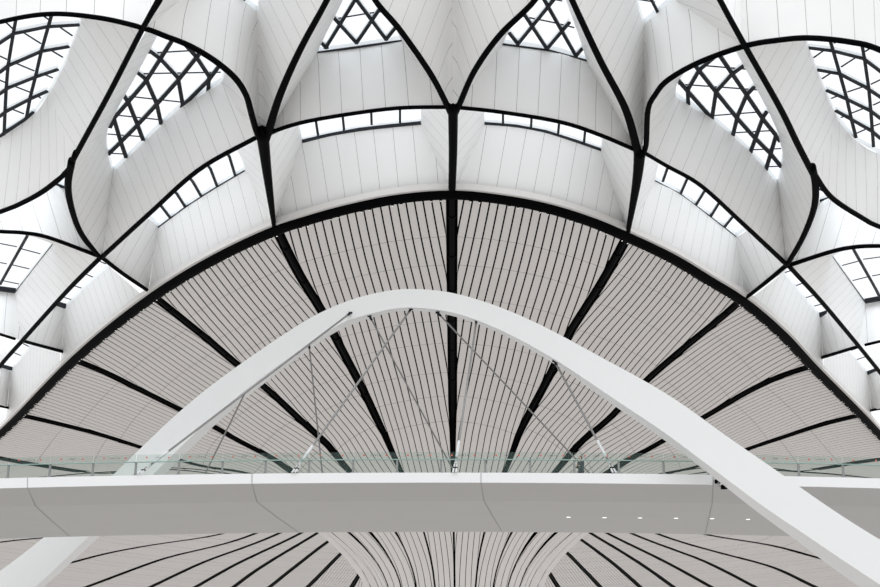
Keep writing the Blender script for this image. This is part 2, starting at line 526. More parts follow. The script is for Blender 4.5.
# ================================================================== the black network under the skylight wells
NET = [  # (points, width in px at start, width at end)
 ([(251,112),(246,95),(235,78),(215,61),(190,46),(165,36),(143,28),(100,18),(50,14),(0,22),(-60,40)],7,4),
 ([(261,142),(256,130),(251,112)],7,7),
 ([(265,142),(268,133),(280,95),(300,50),(327,0),(352,-50)],9,6),
 ([(262,131),(268,180),(274.5,229)],14,4.5),
 ([(263,135),(300,123),(350,114),(400,108),(453,107)],4.5,4.5),
 ([(450,112),(446,103),(430,73),(400,30),(375,0),(352,-42)],7,6),
 ([(456,112),(460,103),(475,70),(500,35),(535,0),(560,-40)],7,6),
 ([(453,104),(453,150),(452,190)],11,8),
 ([(453,107),(500,112),(560,122),(600,135),(640,152)],4.5,4.5),
 ([(638,154),(636,145),(625,108),(600,60),(572,0),(552,-45)],9,6),
 ([(642,154),(646,145),(648,110),(655,95),(668,80),(700,62),(745,46),(780,40),(810,38),(850,42),(880,50),(940,80)],6,6),
 ([(640,150),(637,180),(628,232)],13,5),
 ([(143,28),(170,-22),(200,-80)],6,6),([(160,0),(143,28),(110,92),(85,138),(72,162)],6,6),
 ([(72,160),(68,185),(72,210),(82,235),(100,257)],8,5),
 ([(76,152),(68,170),(45,190),(20,204),(0,212),(-60,235)],6,4),
 ([(257,137),(200,169),(150,213),(102,257)],5,5),
 ([(101,257),(50,238),(25,233),(0,231.5),(-60,228)],4.5,4),
 ([(101,257),(68,290),(22,341),(5,360),(-20,390)],5,4),
 ([(100,256),(122,273),(147,290)],4.5,4),
 ([(22,340.7,0),(62.7,351.6,1.65)],3.5,3.5),([(-10,331),(15,339)],3,3),([(-8,404.5,1.2),(9.5,408,1.8)],2.5,2.5),
 ([(700,-40),(720,0),(745,46),(780,108),(798,145),(815,178)],6,7),
 ([(812,166),(815.5,185),(814,208),(803,237),(787,265)],8,5),
 ([(812,170),(831,197),(864,219),(880,227),(940,250)],6,4),
 ([(640,150),(665,165),(700,185),(740,221),(787,265)],4,5),
 ([(787,266),(830,252),(855,247),(880,246),(940,246)],5,4),
 ([(787,264),(820,300),(852,338),(870,360),(890,385)],5,4),
 ([(788,264),(765,283),(747,297)],5,4),
 ([(858,346.5,0),(822,357.5,1.5)],3.5,3.5),([(865,345),(890,339)],3,3),([(870,410.5,1.5),(890,407,1)],2.5,2.5),
]
for pts, w0, w1 in NET:
    im = cr(pts, max(6, len(pts) * 6))
    p3 = [atRoof(*p) for p in im]
    rr = []
    for i, p in enumerate(p3):
        q = i / (len(p3) - 1)
        dist = float(np.linalg.norm(p - CAM))
        rr.append((w0 * (1 - q) + w1 * q) * 0.46 * dist / F)
    trim(p3, rr)
# ================================================================== wells
cell_n = 0
def well(sides, up=WELL):
    """sides: list of (bottom polyline, top polyline) in photograph pixels, each lofted."""
    global cell_n
    cell_n += 1
    m = MB()
    for sd in sides:
        bt, tp = sd[:2]; seam = sd[2] if len(sd) > 2 else None
        n = 28
        b3 = np.array([atRoof(*p) for p in cr([tuple(q) + (0.0,) * (3 - len(q)) for q in bt], n)])
        t3 = np.array([atRoof(*p, up) for p in cr(tp, n)])
        mid = (b3 + t3) / 2
        ch = mid[-1] - mid[0]; ch[2] = 0; ch /= np.linalg.norm(ch)
        if seam: D = atRoof(*seam[0], up) - atRoof(*seam[1])
        else: D = (t3[n // 3] - b3[n // 3] + t3[2 * n // 3] - b3[2 * n // 3]) / 2
        rows, uvs = [], []
        for v in np.linspace(0, 1, 4):
            row = b3 * (1 - v) + t3 * v
            rows.append(row)
            uvs.append([(float(np.dot(p - v * D, ch)) + 300.0, v) for p in row])
        m.grid(rows, uvs)
    o = m.build('ceiling_well', CLAD, smooth=False)
    o['kind'] = 'structure'
    o['label'] = 'white panelled skylight well'
    return o
wn = 0
def window(poly, thick=(), thin=(), edge=(), tw=3.6, nw=1.3, up=WELL, web=0.26):
    global wn
    wn += 1
    P = [atRoof(*p, up) for p in poly]
    c = np.mean(P, axis=0)
    root = empty('window_%d' % wn, c); root['kind'] = 'structure'
    m = MB()
    m.add([p + np.array([0, 0, 0.45]) for p in P], [tuple(range(len(P)))])
    m.build('pane', PANE, root)
    fr, wb = MB(), MB()
    def seg(pl, w, both):
        for a, b in zip(pl[:-1], pl[1:]):
            a3, b3 = atRoof(*a, up), atRoof(*b, up)
            ww = w * 0.5 * (np.linalg.norm(a3 - CAM) + np.linalg.norm(b3 - CAM)) / F
            if both:
                fr.bar(a3, b3, ww * 0.9, 0.12, 0.02)
                wb.bar(a3, b3, ww * 0.45, web, 0.15)
            else:
                fr.bar(a3, b3, ww, 0.06, 0.30)
    for pl in thick: seg(pl, tw, True)
    for pl in thin: seg(pl, nw, False)
    fr2 = MB()
    for pl, w in edge:
        for a, b in zip(pl[:-1], pl[1:]):
            a3, b3 = atRoof(*a, up), atRoof(*b, up)
            ww = w * np.linalg.norm(a3 - CAM) / F
            fr.bar(a3, b3, ww, ww, -0.02)
    if fr.v: fr.build('mullions', MULL, root)
    if wb.v: wb.build('mullion_webs', MULLW, root)
    # upstand kerb between well lining and glass
    k = MB()
    n = len(P)
    Q = P + [P[0]]
    k.grid([Q, [q + np.array([0, 0, 0.45]) for q in Q]])
    k.build('kerb', MULLW, root)
    return root
# centre-left petal
well([([(266,138),(300,123),(350,114),(400,108),(450,107)], [(317,53),(344,50),(372,46),(402,41)], ((363,46),(366,109))),
      ([(266,138),(280,95),(300,50),(327,0),(352,-50)], [(317,53),(326,34),(343,0),(352,-25),(362,-62)]),
      ([(450,107),(430,75),(400,30),(375,0),(352,-50)], [(402,41),(392,22),(382,0),(375,-20),(362,-62)])])
window([(317,53),(344,50),(372,46),(402,41),(394,22),(384,0),(375,-22),(362,-62),(352,-25),(343,0),(326,34)],
  thick=[[(325.5,49),(355,1),(364,-14)],[(356.5,44),(380,9.5),(392,-8)],[(386,40.5),(396,28)],[(320.7,43.5),(326.7,49)],[(333,18),(356.5,44)],[(345,-15),(356.5,1),(386,40.5)],[(364,-14),(380,9.5),(396,28)]],
  thin=[[(328,24.5),(367,18),(391,15)],[(344,-4),(380,-9)]], edge=[([(316,53.5),(402,41.5)],1.8)])
# centre-right petal
well([([(456,107),(500,112),(560,122),(600,135),(638,153)], [(502,45),(530,48.5),(558,53),(587,61.5)], ((542,51),(540,117))),
      ([(456,107),(475,70),(500,35),(535,0),(560,-50)], [(502,45),(514,22),(528,0),(540,-30),(550,-62)]),
      ([(638,153),(625,110),(600,60),(572,0),(552,-50)], [(587,61.5),(578,34),(566,0),(560,-25),(550,-62)])])
window([(502,45),(530,48.5),(558,53),(587,61.5),(578,34),(566,0),(560,-25),(550,-62),(540,-30),(524,0),(512,22)],
  thick=[[(518,45),(554.5,0),(562,-10)],[(547,50),(569,24)],[(576,57),(582,50)],[(509.7,34.6),(518,45)],[(523.4,14),(547,50)],[(536,-14),(543.7,0),(576,57)]],
  thin=[[(519,20),(555.6,27.4),(574,32)],[(540,1),(562,5.5)]], edge=[([(503,45),(548.5,51),(587,61.5)],1.8)])
# white cell between the two curves above the left junction
well([([(259,140),(251,112),(235,78),(215,61),(190,46),(165,36),(146,29)], [(257,12),(250,6),(243,0),(236,-6),(228,-14),(222,-20),(215,-30)]),
      ([(146,29),(160,0),(185,-50)], [(215,-30),(218,-40),(222,-60)]),
      ([(259,140),(268,133),(280,95),(300,50),(327,0),(352,-50)], [(257,12),(258,8),(259,0),(262,-10),(268,-30),(275,-60)])])
window([(257,12),(243,0),(228,-14),(215,-30),(222,-60),(275,-60),(268,-30),(259,0)], thick=[[(232,-6),(243,2)],[(250,-10),(243,2)]], tw=3)
# cell above the centre junction
well([([(453,105),(446,100),(430,73),(400,30),(375,0),(352,-50)], [(452,-25),(448,-32),(440,-45),(430,-60),(425,-70),(420,-90)]),
      ([(453,105),(460,100),(475,70),(500,35),(535,0),(560,-50)], [(452,-25),(456,-32),(464,-45),(474,-60),(480,-70),(486,-90)])])
window([(452,-25),(440,-45),(430,-60),(420,-90),(486,-90),(474,-60),(464,-45)])
# cell above the right junction
well([([(642,150),(636,140),(625,108),(600,60),(572,0),(552,-50)], [(644.5,24.5),(641,16),(637,3),(633,-12),(630,-25),(626,-60)]),
      ([(642,150),(648,110),(655,95),(668,80),(700,62),(743,46)], [(644.5,24.5),(650,19),(656,14),(662,9.5),(668,5),(675,0)]),
      ([(743,46),(720,0),(695,-50)], [(675,0),(676,-20),(678,-60)])])
window([(644.5,24.5),(637,3),(630,-25),(626,-60),(678,-60),(676,-10),(675,0),(660,11)], thick=[[(646,-14),(651,0),(658,13.6)],[(651,0),(662,-14)]],
  thin=[[(639,4),(655,6.5)]], tw=2.8)
# left lens
well([([(102,256),(150,213),(200,169),(255,137)], [(113,172),(146,140),(180,108.5),(221,83)], ((182,107),(206,166))),
      ([(102,256),(82,235),(72,210),(68,185),(72,162)], [(113,172),(110,162),(107.5,151),(106.5,140),(108,128)]),
      ([(72,162),(85,138),(110,92),(146,31)], [(108,128),(120,104),(137,74),(158,35)]),
      ([(255,137),(251,112),(235,78),(215,61)], [(221,83),(224,75),(223,64),(212,50)]),
      ([(215,61),(190,46),(165,36),(146,31)], [(212,50),(195,36),(178,28),(158,35)])])
window([(113,172),(130,155),(146,140),(162,124),(180,108.5),(200,95),(221,83),(224,75),(223,64),(212,50),(195,36),(178,28),(158,35),(137,74),(120,104),(108,128),(106.5,140),(107.5,151)],
  thick=[[(110,128),(114,119),(128,103),(146,82),(173,40)],[(108.4,155),(120.7,143),(137.5,126),(156,106),(178,81.4),(196,59),(210,42)],[(182,107.7),(209,80.6),(219,67)],
         [(149,51.5),(161,60.7),(178,79),(183,107.5)],[(137.6,73.7),(146,80.6),(156.7,105),(161,124.5)],[(124,97),(128.4,103.6),(137.5,126),(143,140.6)],[(114,120),(120.7,143),(126,158)],[(178,38),(196,57.6),(209,77.5),(208,93.6)]],
  thin=[[(146,57.6),(190.5,55)],[(134.5,78),(220,76.5)],[(129,100.5),(183,106.4)],[(114.5,119),(162,124)],[(107.6,138),(142,140.6)],[(107.6,157),(126,158)]], tw=4.2, nw=1.4)
# right lens
well([([(642,155),(665,165),(700,185),(740,221),(786,264)], [(676,97),(694,108.5),(713.6,120),(749,151),(778,184)], ((712,119),(687,178))),
      ([(786,264),(803,237),(813,210),(815,180)], [(778,184),(781,170),(782.5,155),(780,142)]),
      ([(815,180),(798,145),(780,108),(745,46)], [(780,142),(776,128),(757,90),(736,52)]),
      ([(642,155),(646,128),(650,103),(668,80)], [(676,97),(676,89),(679,80),(690,66)]),
      ([(668,80),(700,62),(745,46)], [(690,66),(710,44),(736,52)])])
window([(676,97),(694,108.5),(713.6,120),(731,135),(749,151),(764,167),(778,184),(781,170),(782.5,155),(780,142),(776,128),(757,90),(736,52),(710,44),(690,66),(679,80),(676,89)],
  thick=[[(712,45),(720.6,57.6),(746.7,96),(763,120),(775,135),(780,142)],[(688,58),(696,67.6),(716,93),(737,119),(753.7,137.6),(771,155),(781,167.5)],[(678,81),(688.4,93),(712,119.5)],
         [(716,57),(699,71.4),(687.6,91.3),(688.4,105)],[(743.6,66.8),(731.3,76),(716,93),(712,119)],[(754,88.3),(746.7,96),(737.5,117.4),(733,136)],[(766.7,113),(763,118.4),(750.6,153)],[(776,136.8),(766,170.6)]],
  thin=[[(700.7,69.6),(746.7,73.4)],[(679,88.3),(758,94)],[(713.8,119.6),(760,116)],[(733,136.8),(773.6,134.5)],[(750.6,153.7),(781,152.5)],[(766,170.6),(780.5,170)]], tw=4.2, nw=1.4)
# big left lens cut by the frame
well([([(144,30),(110,92),(85,138),(72,160)], [(82,20),(71,48),(62,70),(50,92)], ((62,70),(93,123))),
      ([(72,160),(45,190),(0,212),(-60,235),(-120,215)], [(50,92),(34,114),(0,138),(-45,150),(-90,140)]),
      ([(144,30),(100,18),(50,14),(0,22),(-60,40),(-120,90)], [(82,20),(60,6),(35,0),(0,4),(-50,22),(-95,70)])])
window([(82,20),(71,48),(62,70),(50,92),(34,114),(18,128),(0,138),(-45,150),(-90,140),(-95,70),(-50,22),(0,4),(35,0),(60,6)],
  thick=[[(18,8),(13,35.5),(8,66),(6,90.5),(4.8,115),(4,135.5)],[(56,4),(51,17.7),(41.6,50.5),(36,75),(30,98.6),(26,120.5)],
         [(-30,65),(0,43.7),(13.6,34.8),(46.4,28),(78.4,26)],[(-30,90),(0,73),(8,66.8),(41,52.5),(68,47.8)],[(-30,112),(0,94.5),(8,89),(35.5,78),(57,70.7)],[(-30,135),(0,117),(6.8,112),(30,100),(46.4,92.5)],[(0,137.5),(4,134),(24.5,120.5),(33,113.6)],
         [(-22,30),(-26,70),(-28,120)]],
  thin=[[(-8,14),(13,34)],[(34,14),(48,24)],[(20.5,35.5),(40,47.7)],[(55,28.6),(71.6,40)],[(-8,57),(6,63.5)],[(13.6,66.8),(33.4,75)],[(47,52.5),(62,61.4)],[(-4,83),(5.5,87)],[(14.3,90.5),(28.6,96)],[(39.6,76.8),(51.8,82)],[(11,113),(23,117.7)],[(35.5,99),(40,102)]], tw=3.4, nw=1.5)
# big right lens cut by the frame
well([([(748,47),(780,108),(798,145),(814,172)], [(806,41),(813,60),(824,88),(838,120)], ((824,88),(797,142))),
      ([(814,172),(831,197),(864,219),(880,227),(940,245),(1000,230)], [(838,120),(848,132),(858,142),(880,154),(925,160),(980,150)]),
      ([(748,47),(780,40),(810,38),(850,42),(880,50),(940,80),(1000,120)], [(806,41),(818,30),(835,24),(855,24),(880,30),(930,52),(985,90)])])
window([(806,41),(813,60),(824,88),(838,120),(848,132),(858,142),(880,154),(925,160),(980,150),(985,90),(930,52),(880,30),(855,24),(835,24),(818,30)],
  thick=[[(827,30),(833.5,52.5),(840,75),(847,100),(851.4,119.8),(856,138)],[(860,34),(864.6,59.7),(868.7,88),(871,112.6),(873.6,147)],
         [(809,49),(833,52),(863.6,59.7),(880,72),(905,92)],[(818,71),(840,75),(865.7,88.3),(880,97.8),(905,115)],[(827.3,91.6),(847,100.3),(870.8,112),(880,119),(905,135)],[(836.5,112),(851.4,120.3),(871.8,132),(880,139),(900,150)]],
  thin=[[(814.5,61.7),(828.3,52)],[(823,82.7),(835,75)],[(835,47.4),(846,39)],[(842,71),(859.5,59.7)],[(866,55.6),(880,47)],[(871.8,88.3),(885,82)],[(832,102.4),(841,99)],[(848.3,96),(864.6,90.6)],[(842,121.5),(847,119)],[(852.4,117),(866,111.8)],[(874,109),(885,104)],[(857.5,137),(867.7,132.5)],[(874,130),(885,126)]], tw=3.4, nw=1.5)
# top left and top right walls above the lens curves
well([([(145,27),(100,17),(50,13),(0,21),(-60,39)], [(150,-45),(100,-60),(50,-66),(0,-60),(-60,-45)]),
      ([(145,27),(160,0),(190,-55)], [(150,-45),(160,-58),(175,-85)])])
well([([(744,45),(780,39),(810,37),(850,41),(880,49),(940,79)], [(738,-35),(775,-42),(810,-45),(850,-42),(880,-34),(940,-10)]),
      ([(744,45),(720,0),(695,-50)], [(738,-35),(725,-60),(705,-95)])])
# triangular cells beside the lenses
well([([(100,256),(50,238),(25,233),(0,231.5),(-60,228)], [(66,189),(59,187),(52,184),(10,180),(-60,176)]),
      ([(100,256),(82,235),(72,210),(68,185),(71,165)], [(66,189),(66.5,183),(67,178),(67.5,172),(68,160)])])
window([(66,189),(52,184),(10,180),(-60,176),(-60,140),(68,150)], edge=[([(51,183.5),(66,189)],2.2)], thick=[[(55,182),(67,172)]], tw=2.2)
well([([(788,265),(830,252),(855,247),(880,246),(940,246)], [(820,202),(827,199),(834,197.5),(880,192),(940,188)]),
      ([(788,265),(803,237),(813,210),(815,180)], [(820,202),(818.5,196),(818,190),(817,172)])])
window([(820,202),(834,197.5),(880,192),(940,188),(940,150),(817,160)], edge=[([(820,202),(834,197.5)],2.2)], thick=[[(820,190),(833,196)]], tw=2.2)
# cells left of / right of the lower nodes
well([([(100,258),(68,290),(22,340)], [(53,244),(34,268),(14.5,293.5)]),
      ([(22,340),(15,339),(0,334.5),(-60,318)], [(14.5,293.5),(8,292.5),(0,291.5),(-50,284)]),
      ([(100,258),(50,239),(0,233),(-60,230)], [(53,244),(30,236),(0,231),(-50,228)])])
window([(53,244),(34,268),(14.5,293.5),(0,291.5),(-50,284),(-50,228),(0,229),(30,235)], thick=[[(30,231),(27,237),(0,285)]],
  thin=[[(-10,245),(16,250)],[(20.5,252),(39.5,257)],[(-10,264),(6,267)],[(11.6,268),(28.6,272)],[(3,284),(18,287)]], edge=[([(-20,288),(15,292.5)],4.0),([(52.5,244.5),(15.5,292)],0.9)], tw=2.8, nw=1.5)
well([([(787,266),(820,301),(858,346)], [(832,256),(849,280),(866,304)]),
      ([(858,346),(865,345.5),(880,341.5),(940,328)], [(866,304),(872,303),(880,301.5),(930,293)]),
      ([(787,266),(830,252),(855,247),(880,246),(940,246)], [(832,256),(850,247),(862,244),(880,243),(930,243)])])
window([(832,256),(849,280),(866,304),(880,301.5),(930,293),(930,243),(880,243),(855,245)], thick=[[(852,246),(854,251),(876,290),(882,302)]],
  thin=[[(843,268.6),(858,264.6)],[(864,262.5),(890,259)],[(853.5,283.6),(868,280)],[(873,279),(890,276)]], edge=[([(865.5,303),(890,298.5)],4.0),([(832.5,257),(865,302)],0.9)], tw=2.8, nw=1.5)
# walls below those bars at the frame edges
well([([(22,341),(5,361),(-25,395)], [(14,338),(-6,352),(-36,380)])], up=2.0)
well([([(858,347),(872,362),(895,392)], [(866,344),(882,356),(905,382)])], up=2.0)
# strip cells along the rim
RL = lambda x0, x1: [tuple(p) for p in rim_img if min(x0, x1) <= p[0] <= max(x0, x1)]
def rimbit(x0, y0, x1, y1):
    q = [tuple(p) for p in rim_img if min(x0, x1) + 4 < p[0] < max(x0, x1) - 4]
    q = q[::max(1, len(q) // 6)] if q else []
    if x0 > x1: q = q[::-1]
    return [(x0, y0)] + q + [(x1, y1)]
well([(rimbit(273,229,452,193), [(302,143),(330,136),(360,131),(390,127.5),(421,124.5)], ((357,131),(368,205))),
      ([(273,229),(268,180),(262,137)], [(302,143),(301,136),(298,122)]),
      ([(452,193),(453,150),(453,108)], [(421,124.5),(421,117),(421,104)])])
window([(302,143),(330,136),(360,131),(390,127.5),(421,124.5),(421,104),(390,105),(350,110),(298,121)],
  thick=[[(315,116),(318,136)],[(342,110),(344,130.5)],[(371,106),(371.6,125)],[(400,103),(400,123)]], edge=[([(302,143),(330,136.5),(360,131),(390,127.5),(421,124.5)],3.2)], tw=2.6)
well([(rimbit(453,193,628,236), [(484.5,124.5),(515,127),(545,132.5),(575,142),(601,151)], ((545,132.5),(532,203))),
      ([(453,193),(453,150),(453,108)], [(484.5,124.5),(484.5,117),(484,104)]),
      ([(628,236),(637,180),(640,153)], [(601,151),(602,143),(603,128)])])
window([(484.5,124.5),(515,127),(545,132.5),(575,142),(601,151),(603,128),(575,119),(545,111),(515,106),(484,104)],
  thick=[[(503,106),(503,125)],[(532,109),(531,130)],[(560,115),(558,136)],[(586,123),(584,144)]], edge=[([(484.5,124.5),(515,127),(545,132.5),(575,142),(601,151)],2.6)], tw=2.6)
well([(rimbit(147,299,273,230), [(158,228),(185,208),(212,190.5),(245,171)], ((200,198),(214,258))),
      ([(148.3,291,.56),(122,273,.25),(101,258)], [(158,228),(155,224),(148,218)]),
      ([(273,230),(266,180),(258,138)], [(245,171),(243,162),(236,148)])])
window([(158,228),(185,208),(212,190.5),(245,171),(241,150),(236,146),(200,166),(160,200),(146,214)],
  thick=[[(157,202),(162,208),(170,218.5)],[(172,189),(177,195),(185,207.5)],[(188,177),(193,183),(201,197)],[(206,164),(210.5,170),(217,187)],[(226,152),(229.5,158),(235,176)]], edge=[([(158,228),(185,208),(212,190.5),(245,171)],1.3)], tw=2.8)
well([(rimbit(628,236,745,303), [(655,181),(680,194),(708,215),(736,237)], ((694,204),(682,262))),
      ([(628,236),(637,190),(641,155)], [(655,181),(656,172),(660,158)]),
      ([(744.4,298,.4),(765,283,.2),(786,265)], [(736,237),(742,234),(752,226)])])
window([(655,181),(680,194),(708,215),(736,237),(746,230),(752,226),(735,212),(700,180),(660,158)],
  thick=[[(671,160),(668.6,166),(663,182)],[(691,172),(688,178),(681,194)],[(709,184),(705.5,190.5),(696,206)],[(723,197),(719,204),(711,217)],[(738,210),(734,216),(724.5,228)]], edge=[([(655,181),(680,194),(708,215),(736,237)],1.0)], tw=2.6)
well([(rimbit(147,299,60,373), [(109,266.5),(98,276),(82,291),(64.5,309)]),
      ([(148.3,291,.56),(122,274,.25),(101,258)], [(109,266.5),(105,262),(98,256)]),
      ([(61.7,351.5,1.65),(42,346,.8),(22,341)], [(64.5,309),(60,307),(48,303)])])
window([(109,266.5),(98,276),(82,291),(64.5,309),(48,303),(60,286),(98,254)], thin=[[(94,262),(105,267)],[(80,275),(92,280)],[(68,287),(80.5,291)],[(59,299),(72,303)]], edge=[([(50,303.5),(65,308)],4.0)], nw=1.4)
well([(rimbit(745,303,824,376), [(783,273),(795,287),(808,303),(820.5,317.5)]),
      ([(744.4,298,.4),(766,284,.2),(787,266)], [(783,273),(786,269),(794,264)]),
      ([(823,358.5,1.5),(840,352,.75),(858,347)], [(820.5,317.5),(826,314),(838,308)])])
window([(783,273),(795,287),(808,303),(820.5,317.5),(838,308),(822,290),(794,264)], thin=[[(784.5,276),(795,272.5)],[(797,288.5),(808,284.5)],[(807,300.5),(818,297)],[(815,309),(826,306)]], edge=[([(820,317),(836,312)],4.0)], nw=1.4)
well([(rimbit(60,373,5,429), [(60,314),(46,331),(33,345),(22,358),(10.5,372)]),
      ([(61.7,351.5,1.65),(42,347,.8),(22,342)], [(60,314),(54,312),(44,308)]),
      ([(7,408,1.85),(4,406,1.5),(-12,402)], [(10.5,372),(6,369),(-4,366)])])
window([(60,314),(46,331),(33,345),(22,358),(10.5,372),(-4,366),(8,352),(22,338),(46,307)], thin=[[(18,344),(28,349)],[(10,354),(20,358)]], edge=[([(-4,366),(11,370)],3)], nw=1.3)
well([(rimbit(824,376,873,427), [(824,322),(835,337),(846,350),(857,362),(868,375)]),
      ([(823,358.5,1.5),(840,353,.75),(858,348)], [(824,322),(830,320),(840,316)]),
      ([(871.5,411.4,1.5),(878,409,1.2),(892,406)], [(868,375),(874,372),(884,368)])])
window([(824,322),(835,337),(846,350),(857,362),(868,375),(884,368),(872,354),(858,342),(838,315)], thin=[[(852,353),(863,349)],[(858,362),(870,358)]], edge=[([(868,374.5),(884,368.5)],3)], nw=1.3)
well([(rimbit(5,429,-24,453), [(6,410),(-5,420),(-18,432),(-30,444)])], up=2.5)
well([(rimbit(873,427,905,457), [(872,412),(882,421),(895,433),(910,446)])], up=2.5)
# ================================================================== bridge
def camber(x): return -0.30 * (x / 23.0) ** 2
z0 = atY(440, 472.6, 60.0)[2]
z1 = atY(440, 482.6, 60.0)[2]
z2 = atY(440, 501.0, 62.3)[2]
z3 = atY(440, 531.3, 72.0)[2]
bridge = empty('footbridge', (0, 67, z3))
tag(bridge, 'long pale footbridge with glass balustrade crossing the whole view, hung from the white arch', 'footbridge')
XS = np.linspace(-48, 48, 65)
def strip(prof, mt, name, parent):
    m = MB()
    m.grid([[(x, y, z + camber(x)) for x in XS] for y, z in prof])
    return m.build(name, mt, parent)
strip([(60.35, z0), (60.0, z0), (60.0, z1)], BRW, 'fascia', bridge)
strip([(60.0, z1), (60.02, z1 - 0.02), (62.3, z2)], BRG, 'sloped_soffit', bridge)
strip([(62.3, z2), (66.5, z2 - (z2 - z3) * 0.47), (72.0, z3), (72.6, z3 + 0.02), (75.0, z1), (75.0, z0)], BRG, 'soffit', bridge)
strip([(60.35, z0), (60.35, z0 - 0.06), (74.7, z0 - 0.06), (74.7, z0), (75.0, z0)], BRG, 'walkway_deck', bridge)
for (xa, xb, xc) in ((28, 36, 70), (252, 257, 298), (481, 484, 502), (713, 712, 705)):
    m = MB()
    p_ = atY(xb, 501, 62.29); q_ = atY(xc, 531.3, 71.99); f_ = (66.5 - 62.3) / 9.7
    pa = [atY(xa, 472.6, 59.99), atY(xa, 482.6, 59.99), p_, np.array([p_[0] + (q_[0] - p_[0]) * f_, 66.5, 0]), q_]
    zs = [z0, z1, z2, z2 - (z2 - z3) * 0.47, z3]
    pa = [np.array([p[0], p[1] - 0.005, z + camber(p[0]) - 0.012]) for p, z in zip(pa, zs)]
    m.grid([[p + np.array([-0.02, 0, 0]) for p in pa], [p + np.array([0.02, 0, 0]) for p in pa]])
    m.build('panel_joint', SEAM, bridge)
# balustrade
RY = 60.18
post_px = [8 - 42 * i for i in range(9, 0, -1)] + [8,49.5,92.5,135.3,178.5,222,265.3,308.9,353,397,441,485.4,530.3,574.5,619,664,709,754,799,843.5] + [843.5 + 44.3 * i for i in range(1, 10)]
posts = [atY(x, 472, RY)[0] for x in post_px]
gt = atY(440, 452.0, RY)[2] - z0
ht = atY(440, 459.6, RY)[2] - z0
hm = MB()
hm.tube([(x, RY - 0.06, z0 + ht + camber(x)) for x in XS], 0.030, 8)
hm.build('handrail', RAILM, bridge)
for i, x in enumerate(posts):
    if not -46 < x < 46: continue
    m = MB(); zc = camber(x)
    m.box((x, RY + 0.03, z0 + ht / 2 + zc), (0.055, 0.04, ht / 2 + 0.03))
    m.box((x, RY + 0.03, z0 + 0.03 + zc), (0.12, 0.08, 0.03))
    p = m.build('rail_post', STEEL, bridge)
    if i + 1 < len(posts):
        xb = posts[i + 1]
        m = MB()
        a, b = x + 0.02, xb - 0.02
        for y in (RY - 0.02, RY):
            m.grid([[(a, y, z0 + camber(a)), (b, y, z0 + camber(b))], [(a, y, z0 + gt + camber(a)), (b, y, z0 + gt + camber(b))]])
        m.grid([[(a, RY - 0.02, z0 + gt + camber(a)), (b, RY - 0.02, z0 + gt + camber(b))], [(a, RY, z0 + gt + camber(a)), (b, RY, z0 + gt + camber(b))]])
        g = m.build('glass_panel', GLASS, bridge)
        if -25 < x < 24:
            mid = (a + b) / 2
            zz = z0 + gt - 0.17 + camber(mid)
            for q in (0.24, 0.76):
                cx = a + (b - a) * q
                ring = [(cx + 0.05 * math.cos(t), RY - 0.028, zz + 0.05 * math.sin(t)) for t in np.linspace(0, 2 * math.pi, 13)[:-1]]
                d = MB(); d.add(ring, [tuple(range(12))])
                d.build('warning_dot', RED, g)
            d = MB()
            nch = 5 if i % 2 else 4          # illegible small print between the dots
            ch = 0.11 if i % 2 else 0.085
            for c_ in range(nch):
                cx = mid + (c_ - (nch - 1) / 2) * ch
                d.box((cx, RY - 0.027, zz), (0.008, 0.004, 0.035))
                d.box((cx + 0.02, RY - 0.027, zz + (0.028 if c_ % 2 else -0.028)), (0.02, 0.004, 0.008))
                if c_ % 3: d.box((cx + 0.02, RY - 0.027, zz), (0.018, 0.004, 0.006))
            d.build('small_print', INK, g)
# downlights in the soffit
for n_, (x, y) in enumerate([(568.5,516.5),(604.5,517),(640,517.3),(676,517.6),(712,518),(748,518.7)]):
    d = ray(x, y)
    sl = (z3 - z2) / (72.0 - 62.3)
    Y = 67.0
    for _ in range(8):
        X = d[0] * Y
        Y = (z2 + camber(X) - EYE - sl * 62.3) / (d[2] - sl)
    p = CAM + d * Y
    m = MB(); m.tube([(p[0], p[1], p[2] + 0.02), (p[0], p[1], p[2] - 0.03)], 0.15, 14)
    o = m.build('downlight', RODW)
    l = MB(); l.tube([(p[0], p[1], p[2] - 0.028), (p[0], p[1], p[2] - 0.05)], 0.12, 14)
    l.build('lens', LAMP, o)
    tag(o, '%s of six small white downlights under the bridge, counted from the left' % ['first', 'second', 'third', 'fourth', 'fifth', 'sixth'][n_], 'downlight', 'downlights in the bridge soffit')
# ================================================================== leaning arch
ST = [((-150,690),(-118,713),(-110,710)),((-60,616),(-30,638),(-22,636)),((0,571),(30,592),(38,592)),((43,539),(62,562),(73,561)),((113,475.5),(135,493),(146,493)),
 ((162,427),(187,440),(198,441)),((200,394),(222,409),(229,412)),((240,364),(258,380),(263,384)),((302,322),(313,341),(316,345)),((330,308),(343,321.5),(340,329)),
 ((356,297.7),(370,314),(368,319)),((385,291),(390,309),(390,312)),((408,288.5),(411,307),(411,310.5)),((440,290.5),(437,309.5),(437,312.5)),((467,296),(462,314.5),(461,318)),
 ((500,307),(492,326),(491,329)),((533,321),(523,341),(521,344)),((570,340),(558,361),(555,364)),((604,359),(590,382.5),(585,385)),((640,378),(623,405),(617,408)),
 ((680,402),(660,429),(652,431)),((713.6,427),(696,456),(687,457)),((748,451),(730,481.5),(720,482)),((784.5,476),(765,508),(754,510)),((831,509),(809,537),(799,542)),
 ((880,540),(860,572),(844,577)),((950,580),(932,618),(910,620)),((1040,632),(1015,675),(990,678))]
def onplane(px, py):                      # the arch leans across the bridge: Y = 66.4 - 0.54 (X + 2.3)
    d = ray(px, py)
    return CAM + d * ((66.4 - 0.54 * 2.3) / (1 + 0.54 * d[0]))
O = cr([s[0] for s in ST], 4); 
NS = 150
par = np.linspace(0, len(ST) - 1, NS)
